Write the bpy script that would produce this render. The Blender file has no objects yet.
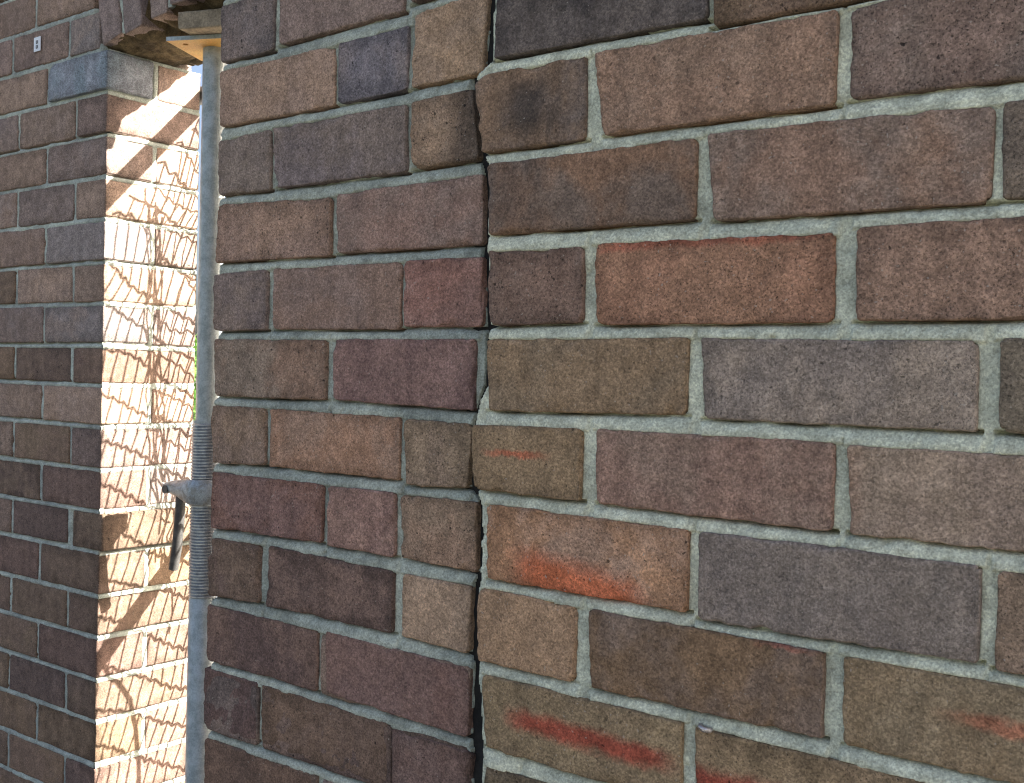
import bpy, math, random
import numpy as np
from mathutils import Vector, Matrix

rng = random.Random(7)
nrng = np.random.RandomState(11)
S = bpy.context.scene
COL = S.collection

# ------------------------------------------------------------------ camera
cam_d = bpy.data.cameras.new('camera')
cam = bpy.data.objects.new('camera', cam_d)
COL.objects.link(cam)
S.camera = cam
cam_d.sensor_width = 36.0
cam_d.lens = 1.1085 / 1.024 * 36.0
cam_d.clip_start = 0.02
cam_d.clip_end = 3000
yaw, pitch, roll = -0.65204, -0.01234, 0.02392
fwd = Vector((math.sin(yaw) * math.cos(pitch), math.cos(yaw) * math.cos(pitch), math.sin(pitch)))
rt0 = Vector((math.cos(yaw), -math.sin(yaw), 0))
up0 = rt0.cross(fwd)
rt = rt0 * math.cos(roll) + up0 * math.sin(roll)
up = up0 * math.cos(roll) - rt0 * math.sin(roll)
M = Matrix((rt, up, -fwd)).transposed().to_4x4()
M.translation = Vector((0.69716, -0.87023, 1.50035))
cam.matrix_world = M

# ------------------------------------------------------------------ sky and sun
SUN = Vector((1.0, 0.70, 0.75)).normalized()        # towards the sun: behind the wall, from the right
w = bpy.data.worlds.new('World')
S.world = w
w.use_nodes = True
nt = w.node_tree
bg = nt.nodes['Background']
sky = nt.nodes.new('ShaderNodeTexSky')
sky.sky_type = 'NISHITA'
sky.sun_disc = False
sky.sun_elevation = math.asin(SUN.z)
sky.sun_rotation = math.atan2(SUN.x, SUN.y)
sky.air_density = 0.7
sky.dust_density = 6.0
sky.ozone_density = 0.5
nt.links.new(sky.outputs[0], bg.inputs[0])
bg.inputs[1].default_value = 0.05
sd = bpy.data.lights.new('sun', 'SUN')
sd.energy = 4.0
sd.angle = math.radians(0.5)
sd.color = (1.0, 0.965, 0.90)
sun = bpy.data.objects.new('sun', sd)
COL.objects.link(sun)
sun.rotation_euler = SUN.to_track_quat('Z', 'Y').to_euler()
S.view_settings.view_transform = 'Standard'
S.view_settings.look = 'None'
S.view_settings.gamma = 1
S.view_settings.exposure = 2.97
S.cycles.use_denoising = True
S.cycles.sample_clamp_indirect = 0.6
S.cycles.filter_width = 1.15

# ------------------------------------------------------------------ helpers
def s2l(c):
    out = []
    for v in c:
        v = v / 255.0
        out.append(v / 12.92 if v <= 0.04045 else ((v + 0.055) / 1.055) ** 2.4)
    return out

ALB = 1.35          # photograph tone of a shaded surface -> surface reflectance
def alb(c, k=1.0, sat=1.0):
    v = s2l(c)
    l = 0.3 * v[0] + 0.59 * v[1] + 0.11 * v[2]
    g = (1.33, 1.15, 0.90)
    return [min(0.85, (l + (a - l) * sat) * ALB * k * b) for a, b in zip(v, g)]

def hash3(ix, iy, iz, seed):
    h = (ix.astype(np.int64) * 374761393 + iy.astype(np.int64) * 668265263 + iz.astype(np.int64) * 2147483647 + seed * 1274126177) & 0xffffffff
    h = ((h ^ (h >> 13)) * 1274126177) & 0xffffffff
    h = ((h ^ (h >> 16)) * 2246822519) & 0xffffffff
    return ((h ^ (h >> 15)) & 0xffffff) / float(0xffffff)

def vnoise(p, size, seed=0):
    """value noise -1..1 at points p (n,3), feature size in metres"""
    q = p / size + 1000.0
    i = np.floor(q)
    f = q - i
    f = f * f * (3 - 2 * f)
    i = i.astype(np.int64)
    r = 0
    for dx in (0, 1):
        wx = f[:, 0] if dx else 1 - f[:, 0]
        for dy in (0, 1):
            wy = f[:, 1] if dy else 1 - f[:, 1]
            for dz in (0, 1):
                wz = f[:, 2] if dz else 1 - f[:, 2]
                r = r + wx * wy * wz * hash3(i[:, 0] + dx, i[:, 1] + dy, i[:, 2] + dz, seed)
    return r * 2 - 1

def make_mesh(name, V, F, mat, smooth=True):
    me = bpy.data.meshes.new(name)
    if isinstance(F, np.ndarray):
        n, k = F.shape
        me.vertices.add(len(V)); me.vertices.foreach_set('co', np.asarray(V, np.float32).ravel())
        me.loops.add(n * k); me.loops.foreach_set('vertex_index', F.astype(np.int32).ravel())
        me.polygons.add(n)
        me.polygons.foreach_set('loop_start', np.arange(0, n * k, k, dtype=np.int32))
        me.update(calc_edges=True)
        me.validate()
    else:
        me.from_pydata([tuple(v) for v in V], [], [tuple(f) for f in F])
        me.update()
    if smooth:
        me.polygons.foreach_set('use_smooth', [True] * len(me.polygons))
    if mat:
        me.materials.append(mat)
    return me

def link(name, me, parent=None, loc=(0, 0, 0)):
    o = bpy.data.objects.new(name, me)
    COL.objects.link(o)
    o.location = loc
    if parent is not None:
        o.parent = parent
    return o

def thing(name, label, cat, loc=(0, 0, 0), group=None):
    o = bpy.data.objects.new(name, None)
    o.empty_display_size = 0.1
    COL.objects.link(o)
    o.location = loc
    o['label'] = label
    o['category'] = cat
    if group:
        o['group'] = group
    return o

class MB:
    """collects simple shapes into one mesh"""
    def __init__(s):
        s.V = []; s.F = []
    def add(s, V, F):
        b = len(s.V)
        s.V += [tuple(v) for v in V]
        s.F += [tuple(i + b for i in f) for f in F]
    def box(s, x0, x1, y0, y1, z0, z1):
        V = [(x, y, z) for z in (z0, z1) for y in (y0, y1) for x in (x0, x1)]
        s.add(V, [(0, 2, 3, 1), (4, 5, 7, 6), (0, 1, 5, 4), (2, 6, 7, 3), (0, 4, 6, 2), (1, 3, 7, 5)])
    def tube(s, pts, rad, n=12, cap=True):
        pts = [Vector(p) for p in pts]
        rad = rad if isinstance(rad, (list, tuple)) else [rad] * len(pts)
        V = []; F = []
        t0 = (pts[1] - pts[0]).normalized()
        a = t0.orthogonal().normalized()
        for i, p in enumerate(pts):
            t = (pts[min(i + 1, len(pts) - 1)] - pts[max(i - 1, 0)]).normalized()
            a = (a - t * a.dot(t)).normalized()
            b = t.cross(a)
            for k in range(n):
                th = 2 * math.pi * k / n
                V.append(p + (a * math.cos(th) + b * math.sin(th)) * rad[i])
        for i in range(len(pts) - 1):
            for k in range(n):
                F.append((i * n + k, i * n + (k + 1) % n, (i + 1) * n + (k + 1) % n, (i + 1) * n + k))
        if cap:
            F.append(tuple(reversed(range(n)))); F.append(tuple(range((len(pts) - 1) * n, len(pts) * n)))
        s.add(V, F)
    def lathe(s, prof, n=32, cx=0, cy=0, cap=True):
        V = []; F = []
        for r, z in prof:
            for k in range(n):
                th = 2 * math.pi * k / n
                V.append((cx + r * math.cos(th), cy + r * math.sin(th), z))
        for i in range(len(prof) - 1):
            for k in range(n):
                F.append((i * n + k, i * n + (k + 1) % n, (i + 1) * n + (k + 1) % n, (i + 1) * n + k))
        if cap:
            F.append(tuple(reversed(range(n)))); F.append(tuple(range((len(prof) - 1) * n, len(prof) * n)))
        s.add(V, F)
    def mesh(s, name, mat, smooth=True):
        return make_mesh(name, s.V, s.F, mat, smooth)

def shade_auto(o, ang=40):
    me = o.data
    me.polygons.foreach_set('use_smooth', [True] * len(me.polygons))
    import bmesh
    bm = bmesh.new(); bm.from_mesh(me)
    for e in bm.edges:
        if len(e.link_faces) == 2 and e.calc_face_angle(0) > math.radians(ang):
            e.smooth = False
    bm.to_mesh(me); bm.free()

# ------------------------------------------------------------------ materials
def new_mat(name):
    m = bpy.data.materials.new(name)
    m.use_nodes = True
    t = m.node_tree
    return m, t, t.nodes, t.links, t.nodes['Principled BSDF']

def N(nodes, typ, **kw):
    n = nodes.new(typ)
    for k, v in kw.items():
        setattr(n, k, v)
    return n

def mixrgb(nodes, links, fac, a, b, blend='MIX'):
    n = nodes.new('ShaderNodeMix'); n.data_type = 'RGBA'; n.blend_type = blend
    for sock, val in ((n.inputs[0], fac), (n.inputs[6], a), (n.inputs[7], b)):
        if hasattr(val, 'links') or hasattr(val, 'is_linked'):
            links.new(val, sock)
        else:
            sock.default_value = val if not isinstance(val, (list, tuple)) or len(val) == 4 else (*val, 1)
    return n.outputs[2]

def math_n(nodes, links, op, a, b=None, c=None, clamp=False):
    n = nodes.new('ShaderNodeMath'); n.operation = op; n.use_clamp = clamp
    for i, v in enumerate((a, b, c)):
        if v is None:
            continue
        if hasattr(v, 'is_linked'):
            links.new(v, n.inputs[i])
        else:
            n.inputs[i].default_value = v
    return n.outputs[0]

def noise_n(nodes, links, vec, scale, detail=2.0, rough=0.5, dist=0.0):
    n = nodes.new('ShaderNodeTexNoise')
    links.new(vec, n.inputs['Vector'])
    n.inputs['Scale'].default_value = scale
    n.inputs['Detail'].default_value = detail
    n.inputs['Roughness'].default_value = rough
    n.inputs['Distortion'].default_value = dist
    return n

def ramp(nodes, links, val, lo, hi, a=0.0, b=1.0):
    n = nodes.new('ShaderNodeMapRange'); n.interpolation_type = 'SMOOTHSTEP'
    links.new(val, n.inputs[0])
    n.inputs[1].default_value = lo; n.inputs[2].default_value = hi
    n.inputs[3].default_value = a; n.inputs[4].default_value = b
    return n.outputs[0]

def brick_material(name='brick', grain=1.0):
    m, t, nd, lk, P = new_mat(name)
    tc = N(nd, 'ShaderNodeTexCoord')
    oi = N(nd, 'ShaderNodeObjectInfo')
    off = N(nd, 'ShaderNodeVectorMath', operation='SCALE')
    comb = N(nd, 'ShaderNodeCombineXYZ')
    lk.new(oi.outputs['Random'], comb.inputs[0])
    r2 = math_n(nd, lk, 'FRACT', math_n(nd, lk, 'MULTIPLY', oi.outputs['Random'], 37.7))
    lk.new(r2, comb.inputs[1]); lk.new(r2, comb.inputs[2])
    lk.new(comb.outputs[0], off.inputs[0]); off.inputs[3].default_value = 20.0
    add = N(nd, 'ShaderNodeVectorMath', operation='ADD')
    lk.new(tc.outputs['Object'], add.inputs[0]); lk.new(off.outputs[0], add.inputs[1])
    vec = add.outputs[0]
    def attr(nm):
        a = N(nd, 'ShaderNodeAttribute'); a.attribute_type = 'OBJECT'; a.attribute_name = nm
        return a
    # kiln mottling: two body colours
    big = noise_n(nd, lk, vec, 11, 3.0, 0.6, 0.4)
    mid = noise_n(nd, lk, vec, 55, 3.0, 0.65)
    fine = noise_n(nd, lk, vec, 430, 3.0, 0.8)
    pit = noise_n(nd, lk, vec, 620, 1.0, 0.5)
    pit2 = noise_n(nd, lk, vec, 190, 1.0, 0.4)
    f = math_n(nd, lk, 'ADD', big.outputs['Fac'], math_n(nd, lk, 'MULTIPLY_ADD', mid.outputs['Fac'], 0.25, -0.125))
    c = mixrgb(nd, lk, ramp(nd, lk, f, 0.38, 0.62), oi.outputs['Color'], attr('tint').outputs['Color'])
    # red flash / stain bands that belong to single bricks
    st = attr('streak'); rg = attr('streak_range')
    sep = N(nd, 'ShaderNodeSeparateXYZ'); lk.new(tc.outputs['Object'], sep.inputs[0])
    ss = N(nd, 'ShaderNodeSeparateXYZ'); lk.new(st.outputs['Vector'], ss.inputs[0])
    sr = N(nd, 'ShaderNodeSeparateXYZ'); lk.new(rg.outputs['Vector'], sr.inputs[0])
    dz = math_n(nd, lk, 'SUBTRACT', sep.outputs['Z'], ss.outputs['X'])
    dz = math_n(nd, lk, 'SUBTRACT', dz, math_n(nd, lk, 'MULTIPLY', sep.outputs['X'], ss.outputs['Z']))
    wob = math_n(nd, lk, 'MULTIPLY_ADD', mid.outputs['Fac'], 0.016, -0.008)
    dz = math_n(nd, lk, 'ABSOLUTE', math_n(nd, lk, 'ADD', dz, wob))
    hw = math_n(nd, lk, 'ADD', ss.outputs['Y'], 1e-5)
    band = math_n(nd, lk, 'SUBTRACT', 1.35, math_n(nd, lk, 'DIVIDE', dz, hw))
    band = ramp(nd, lk, band, 0.0, 1.1)
    xm = math_n(nd, lk, 'ADD', sep.outputs['X'], math_n(nd, lk, 'MULTIPLY', wob, 2.0))
    xa = ramp(nd, lk, math_n(nd, lk, 'SUBTRACT', xm, sr.outputs['X']), -0.01, 0.035)
    xb = ramp(nd, lk, math_n(nd, lk, 'SUBTRACT', sr.outputs['Y'], xm), -0.01, 0.035)
    band = math_n(nd, lk, 'MULTIPLY', math_n(nd, lk, 'MULTIPLY', band, xa), math_n(nd, lk, 'MULTIPLY', xb, sr.outputs['Z']))
    c = mixrgb(nd, lk, band, c, attr('streak_colour').outputs['Color'])
    # tone variation, grit, pits
    v = ramp(nd, lk, mid.outputs['Fac'], 0.25, 0.75, 0.78, 1.2)
    g = ramp(nd, lk, fine.outputs['Fac'], 0.28, 0.72, 1 - 0.30 * grain, 1 + 0.30 * grain)
    vg = math_n(nd, lk, 'MULTIPLY', v, g)
    mp = N(nd, 'ShaderNodeMapping'); mp.inputs['Scale'].default_value = (1, 1, 0.12); lk.new(vec, mp.inputs['Vector'])
    drag = ramp(nd, lk, noise_n(nd, lk, mp.outputs[0], 42, 2.0, 0.6).outputs['Fac'], 0.3, 0.7, 0.90, 1.10)
    vg = math_n(nd, lk, 'MULTIPLY', vg, drag)
    ed2 = N(nd, 'ShaderNodeAttribute'); ed2.attribute_type = 'GEOMETRY'; ed2.attribute_name = 'edge'
    reach = math_n(nd, lk, 'ADD', ed2.outputs['Fac'], math_n(nd, lk, 'MULTIPLY_ADD', big.outputs['Fac'], 0.09, -0.045))
    grime = ramp(nd, lk, reach, -0.002, 0.016, 0.72, 1.0)
    some = ramp(nd, lk, r2, 0.35, 0.75, 0.15, 1.0)
    vg = math_n(nd, lk, 'MULTIPLY', vg, math_n(nd, lk, 'SUBTRACT', 1.0, math_n(nd, lk, 'MULTIPLY', some, math_n(nd, lk, 'SUBTRACT', 1.0, grime))))
    def grains(scale, amp):
        vo = N(nd, 'ShaderNodeTexVoronoi'); vo.inputs['Scale'].default_value = scale
        lk.new(vec, vo.inputs['Vector'])
        sp = N(nd, 'ShaderNodeSeparateColor'); lk.new(vo.outputs['Color'], sp.inputs[0])
        return ramp(nd, lk, sp.outputs[0], 0.0, 1.0, 1 - amp, 1 + amp)
    vg = math_n(nd, lk, 'MULTIPLY', vg, math_n(nd, lk, 'MULTIPLY', grains(560, 0.22), grains(300, 0.10)))
    hole = ramp(nd, lk, pit.outputs['Fac'], 0.30, 0.38, 0.40, 1.0)
    hole2 = ramp(nd, lk, pit2.outputs['Fac'], 0.23, 0.27, 0.22, 1.0)
    pitty = math_n(nd, lk, 'MULTIPLY_ADD', r2, 0.75, 0.35, clamp=True)      # some bricks are open textured, some close
    hh = math_n(nd, lk, 'SUBTRACT', 1.0, math_n(nd, lk, 'MULTIPLY', pitty, math_n(nd, lk, 'SUBTRACT', 1.0, math_n(nd, lk, 'MULTIPLY', hole, hole2))))
    vg = math_n(nd, lk, 'MULTIPLY', vg, hh)
    fleck = ramp(nd, lk, noise_n(nd, lk, vec, 400, 0.0).outputs['Fac'], 0.78, 0.85, 0.0, 0.6)
    # dark kiln-burnt arris (per-vertex distance to the nearest edge)
    ed = N(nd, 'ShaderNodeAttribute'); ed.attribute_type = 'GEOMETRY'; ed.attribute_name = 'edge'
    edn = math_n(nd, lk, 'MULTIPLY_ADD', mid.outputs['Fac'], 0.012, ed.outputs['Fac'])
    er = ramp(nd, lk, edn, 0.004, 0.012, 0.88, 1.0)
    vg = math_n(nd, lk, 'MULTIPLY', vg, er)
    mul = N(nd, 'ShaderNodeVectorMath', operation='SCALE'); lk.new(c, mul.inputs[0]); lk.new(vg, mul.inputs[3])
    out = mixrgb(nd, lk, fleck, mul.outputs[0], (0.42, 0.36, 0.30))
    lk.new(out, P.inputs['Base Color'])
    P.inputs['Roughness'].default_value = 0.88
    P.inputs['Specular IOR Level'].default_value = 0.28
    h = math_n(nd, lk, 'ADD', math_n(nd, lk, 'MULTIPLY', fine.outputs['Fac'], 0.9), math_n(nd, lk, 'MULTIPLY', hole, 0.5))
    h = math_n(nd, lk, 'ADD', h, math_n(nd, lk, 'MULTIPLY', hole2, 0.9))
    h = math_n(nd, lk, 'ADD', h, math_n(nd, lk, 'MULTIPLY', mid.outputs['Fac'], 1.2))
    b = N(nd, 'ShaderNodeBump'); b.inputs['Strength'].default_value = 0.85; b.inputs['Distance'].default_value = 0.0011
    lk.new(h, b.inputs['Height']); lk.new(b.outputs[0], P.inputs['Normal'])
    return m

def mortar_material(name, col, col2, dirt=0.25):
    m, t, nd, lk, P = new_mat(name)
    tc = N(nd, 'ShaderNodeTexCoord'); vec = tc.outputs['Object']
    big = noise_n(nd, lk, vec, 7, 3.0, 0.6)
    mid = noise_n(nd, lk, vec, 60, 3.0, 0.65)
    fine = noise_n(nd, lk, vec, 420, 2.0, 0.75)
    c = mixrgb(nd, lk, ramp(nd, lk, big.outputs['Fac'], 0.35, 0.65), (*col, 1), (*col2, 1))
    v = math_n(nd, lk, 'MULTIPLY', ramp(nd, lk, mid.outputs['Fac'], 0.25, 0.75, 1 - dirt, 1 + dirt * 0.6), ramp(nd, lk, fine.outputs['Fac'], 0.3, 0.7, 0.78, 1.18))
    stain = noise_n(nd, lk, vec, 16, 4.0, 0.65)
    v = math_n(nd, lk, 'MULTIPLY', v, ramp(nd, lk, stain.outputs['Fac'], 0.30, 0.56, 0.76, 1.03))
    vo = N(nd, 'ShaderNodeTexVoronoi'); vo.inputs['Scale'].default_value = 600; lk.new(vec, vo.inputs['Vector'])
    sp = N(nd, 'ShaderNodeSeparateColor'); lk.new(vo.outputs['Color'], sp.inputs[0])
    v = math_n(nd, lk, 'MULTIPLY', v, ramp(nd, lk, sp.outputs[0], 0.0, 1.0, 0.84, 1.16))
    mul = N(nd, 'ShaderNodeVectorMath', operation='SCALE'); lk.new(c, mul.inputs[0]); lk.new(v, mul.inputs[3])
    lk.new(mul.outputs[0], P.inputs['Base Color'])
    P.inputs['Roughness'].default_value = 0.93
    P.inputs['Specular IOR Level'].default_value = 0.2
    h = math_n(nd, lk, 'ADD', fine.outputs['Fac'], mid.outputs['Fac'])
    b = N(nd, 'ShaderNodeBump'); b.inputs['Strength'].default_value = 0.8; b.inputs['Distance'].default_value = 0.0009
    lk.new(h, b.inputs['Height']); lk.new(b.outputs[0], P.inputs['Normal'])
    return m

def plain_material(name, col, rough=0.6, metal=0.0, var=0.25, scale=60, bump=0.0005, col2=None, coat=0.0):
    m, t, nd, lk, P = new_mat(name)
    tc = N(nd, 'ShaderNodeTexCoord'); vec = tc.outputs['Object']
    mid = noise_n(nd, lk, vec, scale, 4.0, 0.65)
    fine = noise_n(nd, lk, vec, scale * 7, 2.0, 0.7)
    c = mixrgb(nd, lk, ramp(nd, lk, mid.outputs['Fac'], 0.4, 0.62), (*col, 1), (*(col2 or [v * (1 - var) for v in col]), 1))
    v = ramp(nd, lk, fine.outputs['Fac'], 0.3, 0.7, 1 - var * 0.6, 1 + var * 0.6)
    mul = N(nd, 'ShaderNodeVectorMath', operation='SCALE'); lk.new(c, mul.inputs[0]); lk.new(v, mul.inputs[3])
    lk.new(mul.outputs[0], P.inputs['Base Color'])
    P.inputs['Metallic'].default_value = metal
    lk.new(ramp(nd, lk, mid.outputs['Fac'], 0.3, 0.7, max(0.05, rough - 0.1), min(1, rough + 0.1)), P.inputs['Roughness'])
    b = N(nd, 'ShaderNodeBump'); b.inputs['Strength'].default_value = 0.6; b.inputs['Distance'].default_value = bump
    lk.new(fine.outputs['Fac'], b.inputs['Height']); lk.new(b.outputs[0], P.inputs['Normal'])
    return m

M_BRICK = brick_material('fired_brick')
M_MORTAR = mortar_material('mortar', alb((163, 174, 172)), alb((145, 157, 157)))
M_MORTAR2 = mortar_material('mortar_pier', alb((136, 148, 151)), alb((118, 130, 135)))
M_MORTAR3 = mortar_material('mortar_far', alb((142, 156, 162)), alb((124, 136, 144)))
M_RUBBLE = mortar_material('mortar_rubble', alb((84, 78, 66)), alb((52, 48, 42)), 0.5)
M_GALV = plain_material('galvanised_steel', (0.40, 0.44, 0.44), 0.5, 0.30, 0.22, 45, 0.00008, (0.30, 0.34, 0.33))
M_THREAD = plain_material('bare_steel', (0.42, 0.44, 0.46), 0.38, 0.8, 0.25, 90, 0.0003)
M_CAST = plain_material('cast_collar', (0.36, 0.40, 0.42), 0.5, 0.4, 0.35, 70, 0.0006, (0.27, 0.27, 0.25))
M_ROD = plain_material('dark_steel', (0.10, 0.095, 0.09), 0.55, 0.5, 0.3, 80, 0.0004)
M_PLATE = plain_material('plate_warm_bounce', (0.56, 0.30, 0.07), 0.6, 0.0, 0.3, 40, 0.0005, (0.60, 0.38, 0.13))  # steel plate with the warm bounced sunlight put into its colour
M_PLATE_EDGE = M_GALV
M_TIMBER = plain_material('old_timber', (0.30, 0.24, 0.16), 0.85, 0.0, 0.4, 30, 0.0012, (0.20, 0.16, 0.11))
M_WIRE = plain_material('rusty_wire', (0.10, 0.085, 0.07), 0.6, 0.4, 0.3, 60, 0.0002)
M_RAIL = plain_material('rail_steel', (0.12, 0.12, 0.12), 0.6, 0.3, 0.3, 40, 0.0004)
M_CORD = plain_material('cord_fibre', (0.10, 0.08, 0.06), 0.9, 0.0, 0.3, 300, 0.0006)
M_RED = plain_material('red_plastic', (0.65, 0.05, 0.03), 0.4, 0.0, 0.1, 40, 0.0001)
M_WHITE = plain_material('white_paper', (0.80, 0.82, 0.84), 0.5, 0.0, 0.06, 60, 0.0001)
M_INK = plain_material('dark_ink', (0.03, 0.035, 0.06), 0.5, 0.0, 0.1, 60, 0.0001)
M_TIE = plain_material('tie_metal', (0.55, 0.50, 0.47), 0.35, 0.8, 0.3, 200, 0.0005)

# ------------------------------------------------------------------ brick generator
def axis_samples(L, edge, step):
    n = max(1, int(round((L - 2 * edge[-1]) / step)))
    mid = [edge[-1] + (L - 2 * edge[-1]) * i / n for i in range(1, n)]
    return np.array([0.0] + list(edge) + mid + [L - e for e in reversed(edge)] + [L])

def brick_mesh(L, W, H, level, mat, skip=(), warp=None, r0=0.0021, seed=0, rough=1.0):
    """a worn brick L x W x H centred on the origin, its face at -W/2 in y. warp(V) -> V moves the corners.
    level 2 close-up, 1 middle distance, 0 far."""
    if level == 2:
        ex, st = (0.0006, 0.0014, 0.0026, 0.0045), 0.0042
        ys = np.array([0, 0.0008, 0.002, 0.004, 0.010, 0.03, W])
    elif level == 1:
        ex, st = (0.0015, 0.004), 0.016
        ys = np.array([0, 0.0015, 0.004] + [W * k / 5 for k in range(1, 5)] + [W - 0.004, W - 0.0015, W])
    else:
        ex, st = (0.003,), 0.2
        ys = np.array([0, 0.003, W - 0.003, W])
    xs = axis_samples(L, ex, st); zs = axis_samples(H, ex, st)
    idx = {}; P = []
    nx, ny, nz = len(xs), len(ys), len(zs)
    I = -np.ones((nx, ny, nz), np.int64)
    faces = {'front': ('y', 0), 'back': ('y', ny - 1), 'left': ('x', 0), 'right': ('x', nx - 1), 'bottom': ('z', 0), 'top': ('z', nz - 1)}
    F = []
    for k, (ax, i) in faces.items():
        if k in skip:
            continue
        if ax == 'y': sl = (slice(None), i, slice(None))
        elif ax == 'x': sl = (i, slice(None), slice(None))
        else: sl = (slice(None), slice(None), i)
        I[sl] = 0
    m = I >= 0
    I[m] = np.arange(m.sum())
    g = np.argwhere(m)
    V = np.stack([xs[g[:, 0]] - L / 2, ys[g[:, 1]] - W / 2, zs[g[:, 2]] - H / 2], -1)
    def quads(A, flip):
        q = np.stack([A[:-1, :-1], A[1:, :-1], A[1:, 1:], A[:-1, 1:]], -1).reshape(-1, 4)
        return q[:, ::-1] if flip else q
    for k, flip in (('front', False), ('back', True)):
        if k not in skip: F.append(quads(I[:, faces[k][1], :], flip))
    for k, flip in (('left', True), ('right', False)):
        if k not in skip: F.append(quads(I[faces[k][1], :, :], flip))
    for k, flip in (('bottom', True), ('top', False)):
        if k not in skip: F.append(quads(I[:, :, faces[k][1]], flip))
    F = np.concatenate(F)
    half = np.array([L, W, H]) / 2
    off = np.array([seed * 0.731 % 50, seed * 1.37 % 50, seed * 2.11 % 50])
    Pn = V + off
    dist = half - np.abs(V)
    ds = np.sort(dist, axis=1)
    edge = ds[:, 1]
    if level > 0:
        cr = np.random.RandomState(seed + 5)
        rcs = cr.uniform(0.0015, 0.0085, 4) * min(1.0, rough)
        rc = np.where(V[:, 0] < 0, np.where(V[:, 2] < 0, rcs[0], rcs[1]), np.where(V[:, 2] < 0, rcs[2], rcs[3]))
        ca = np.clip(np.abs(V[:, 0]) - (L / 2 - rc), 0, None) / rc; cb = np.clip(np.abs(V[:, 2]) - (H / 2 - rc), 0, None) / rc
        nrm_ = np.sqrt(ca ** 2 + cb ** 2)
        both = (ca > 0) & (cb > 0)
        kk = np.where(both, np.maximum(ca, cb) / np.maximum(nrm_, 1e-9), 1.0)
        shrink = np.stack([np.sign(V[:, 0]) * ca * rc * (kk - 1), 0 * ca, np.sign(V[:, 2]) * cb * rc * (kk - 1)], -1)
        nz1 = vnoise(Pn, 0.020, 1); nz2 = vnoise(Pn, 0.006, 2); nz3 = vnoise(Pn, 0.045, 3)
        chip = np.clip(nz1 - 0.42, 0, 1) * 0.014 + np.clip(nz2 - 0.5, 0, 1) * 0.006 + np.clip(nz3 - 0.55, 0, 1) * 0.02
        r = np.clip(r0 * (1.0 + 0.6 * nz1 + 0.4 * nz2) + chip * rough, 0.0006, 0.016)
        rr = np.minimum(r[:, None], half * 0.8)
        q = np.clip(V, -(half - rr), half - rr)
        d = V - q
        ln = np.linalg.norm(d, axis=1)
        ok = ln > 1e-9
        V = V.copy()
        V[ok] = q[ok] + d[ok] / ln[ok, None] * np.minimum(r[ok], ln[ok])[:, None]
        n = d / np.maximum(ln, 1e-9)[:, None]
        amp = vnoise(Pn, 0.03, 5) * 0.0006 + vnoise(Pn, 0.010, 6) * 0.00045 + (vnoise(Pn, 0.004, 7) * 0.00035 if level == 2 else 0)
        # ragged outline: the arris wanders more than the face
        wander = np.exp(-edge / 0.004) * (vnoise(Pn, 0.011, 8) * 0.0010 + vnoise(Pn, 0.0045, 9) * 0.0009)
        V += n * (amp + wander * rough)[:, None] + shrink
    if warp is not None:
        V = warp(V)
    me = make_mesh('brick', V, F, mat)
    a = me.attributes.new('edge', 'FLOAT', 'POINT')
    a.data.foreach_set('value', edge.astype(np.float32))
    return me

def set_brick(o, c1, c2, streak=None, kb=1.22):
    o.color = (*alb(c1, kb, 0.78), 1)
    o['tint'] = [float(v) for v in alb(c2, kb, 0.78)]
    zc, hw, sl, x0, x1, st, sc = streak or (0, 0.001, 0, 0, 0, 0.0, (150, 60, 50))
    o['streak'] = [float(zc), float(hw), float(sl)]
    o['streak_range'] = [float(x0), float(x1), float(st)]
    o['streak_colour'] = [float(v) for v in alb(sc, 0.90, 0.86)]

SEED = [100]
def next_seed():
    SEED[0] += 1
    return SEED[0]

def quad_brick(q, y0, W, parent, c1, c2, proud=0.0, streak=None, level=2, skip=('back',), name='brick', kb=1.22):
    """brick whose face fills the measured quad (mm, TL TR BR BL) on the plane y = y0"""
    q = [Vector((a / 1000, b / 1000)) for a, b in q]
    TL, TR, BR, BL = q
    L = ((TR - TL).length + (BR - BL).length) / 2
    H = ((TL - BL).length + (TR - BR).length) / 2
    c = (TL + TR + BR + BL) / 4
    TLa, TRa, BRa, BLa = (np.array(v - c) for v in q)
    def warp(V):
        u = V[:, 0] / L + 0.5; v = V[:, 2] / H + 0.5
        u = u[:, None]; v = v[:, None]
        p = (BLa * (1 - u) + BRa * u) * (1 - v) + (TLa * (1 - u) + TRa * u) * v
        return np.stack([p[:, 0], V[:, 1], p[:, 1]], -1)
    me = brick_mesh(L, W, H, level, M_BRICK, skip, warp, seed=next_seed())
    o = link(name, me, parent, (c.x, y0 + W / 2 - proud, c.y))
    set_brick(o, c1, c2, streak, kb)
    return o

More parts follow.
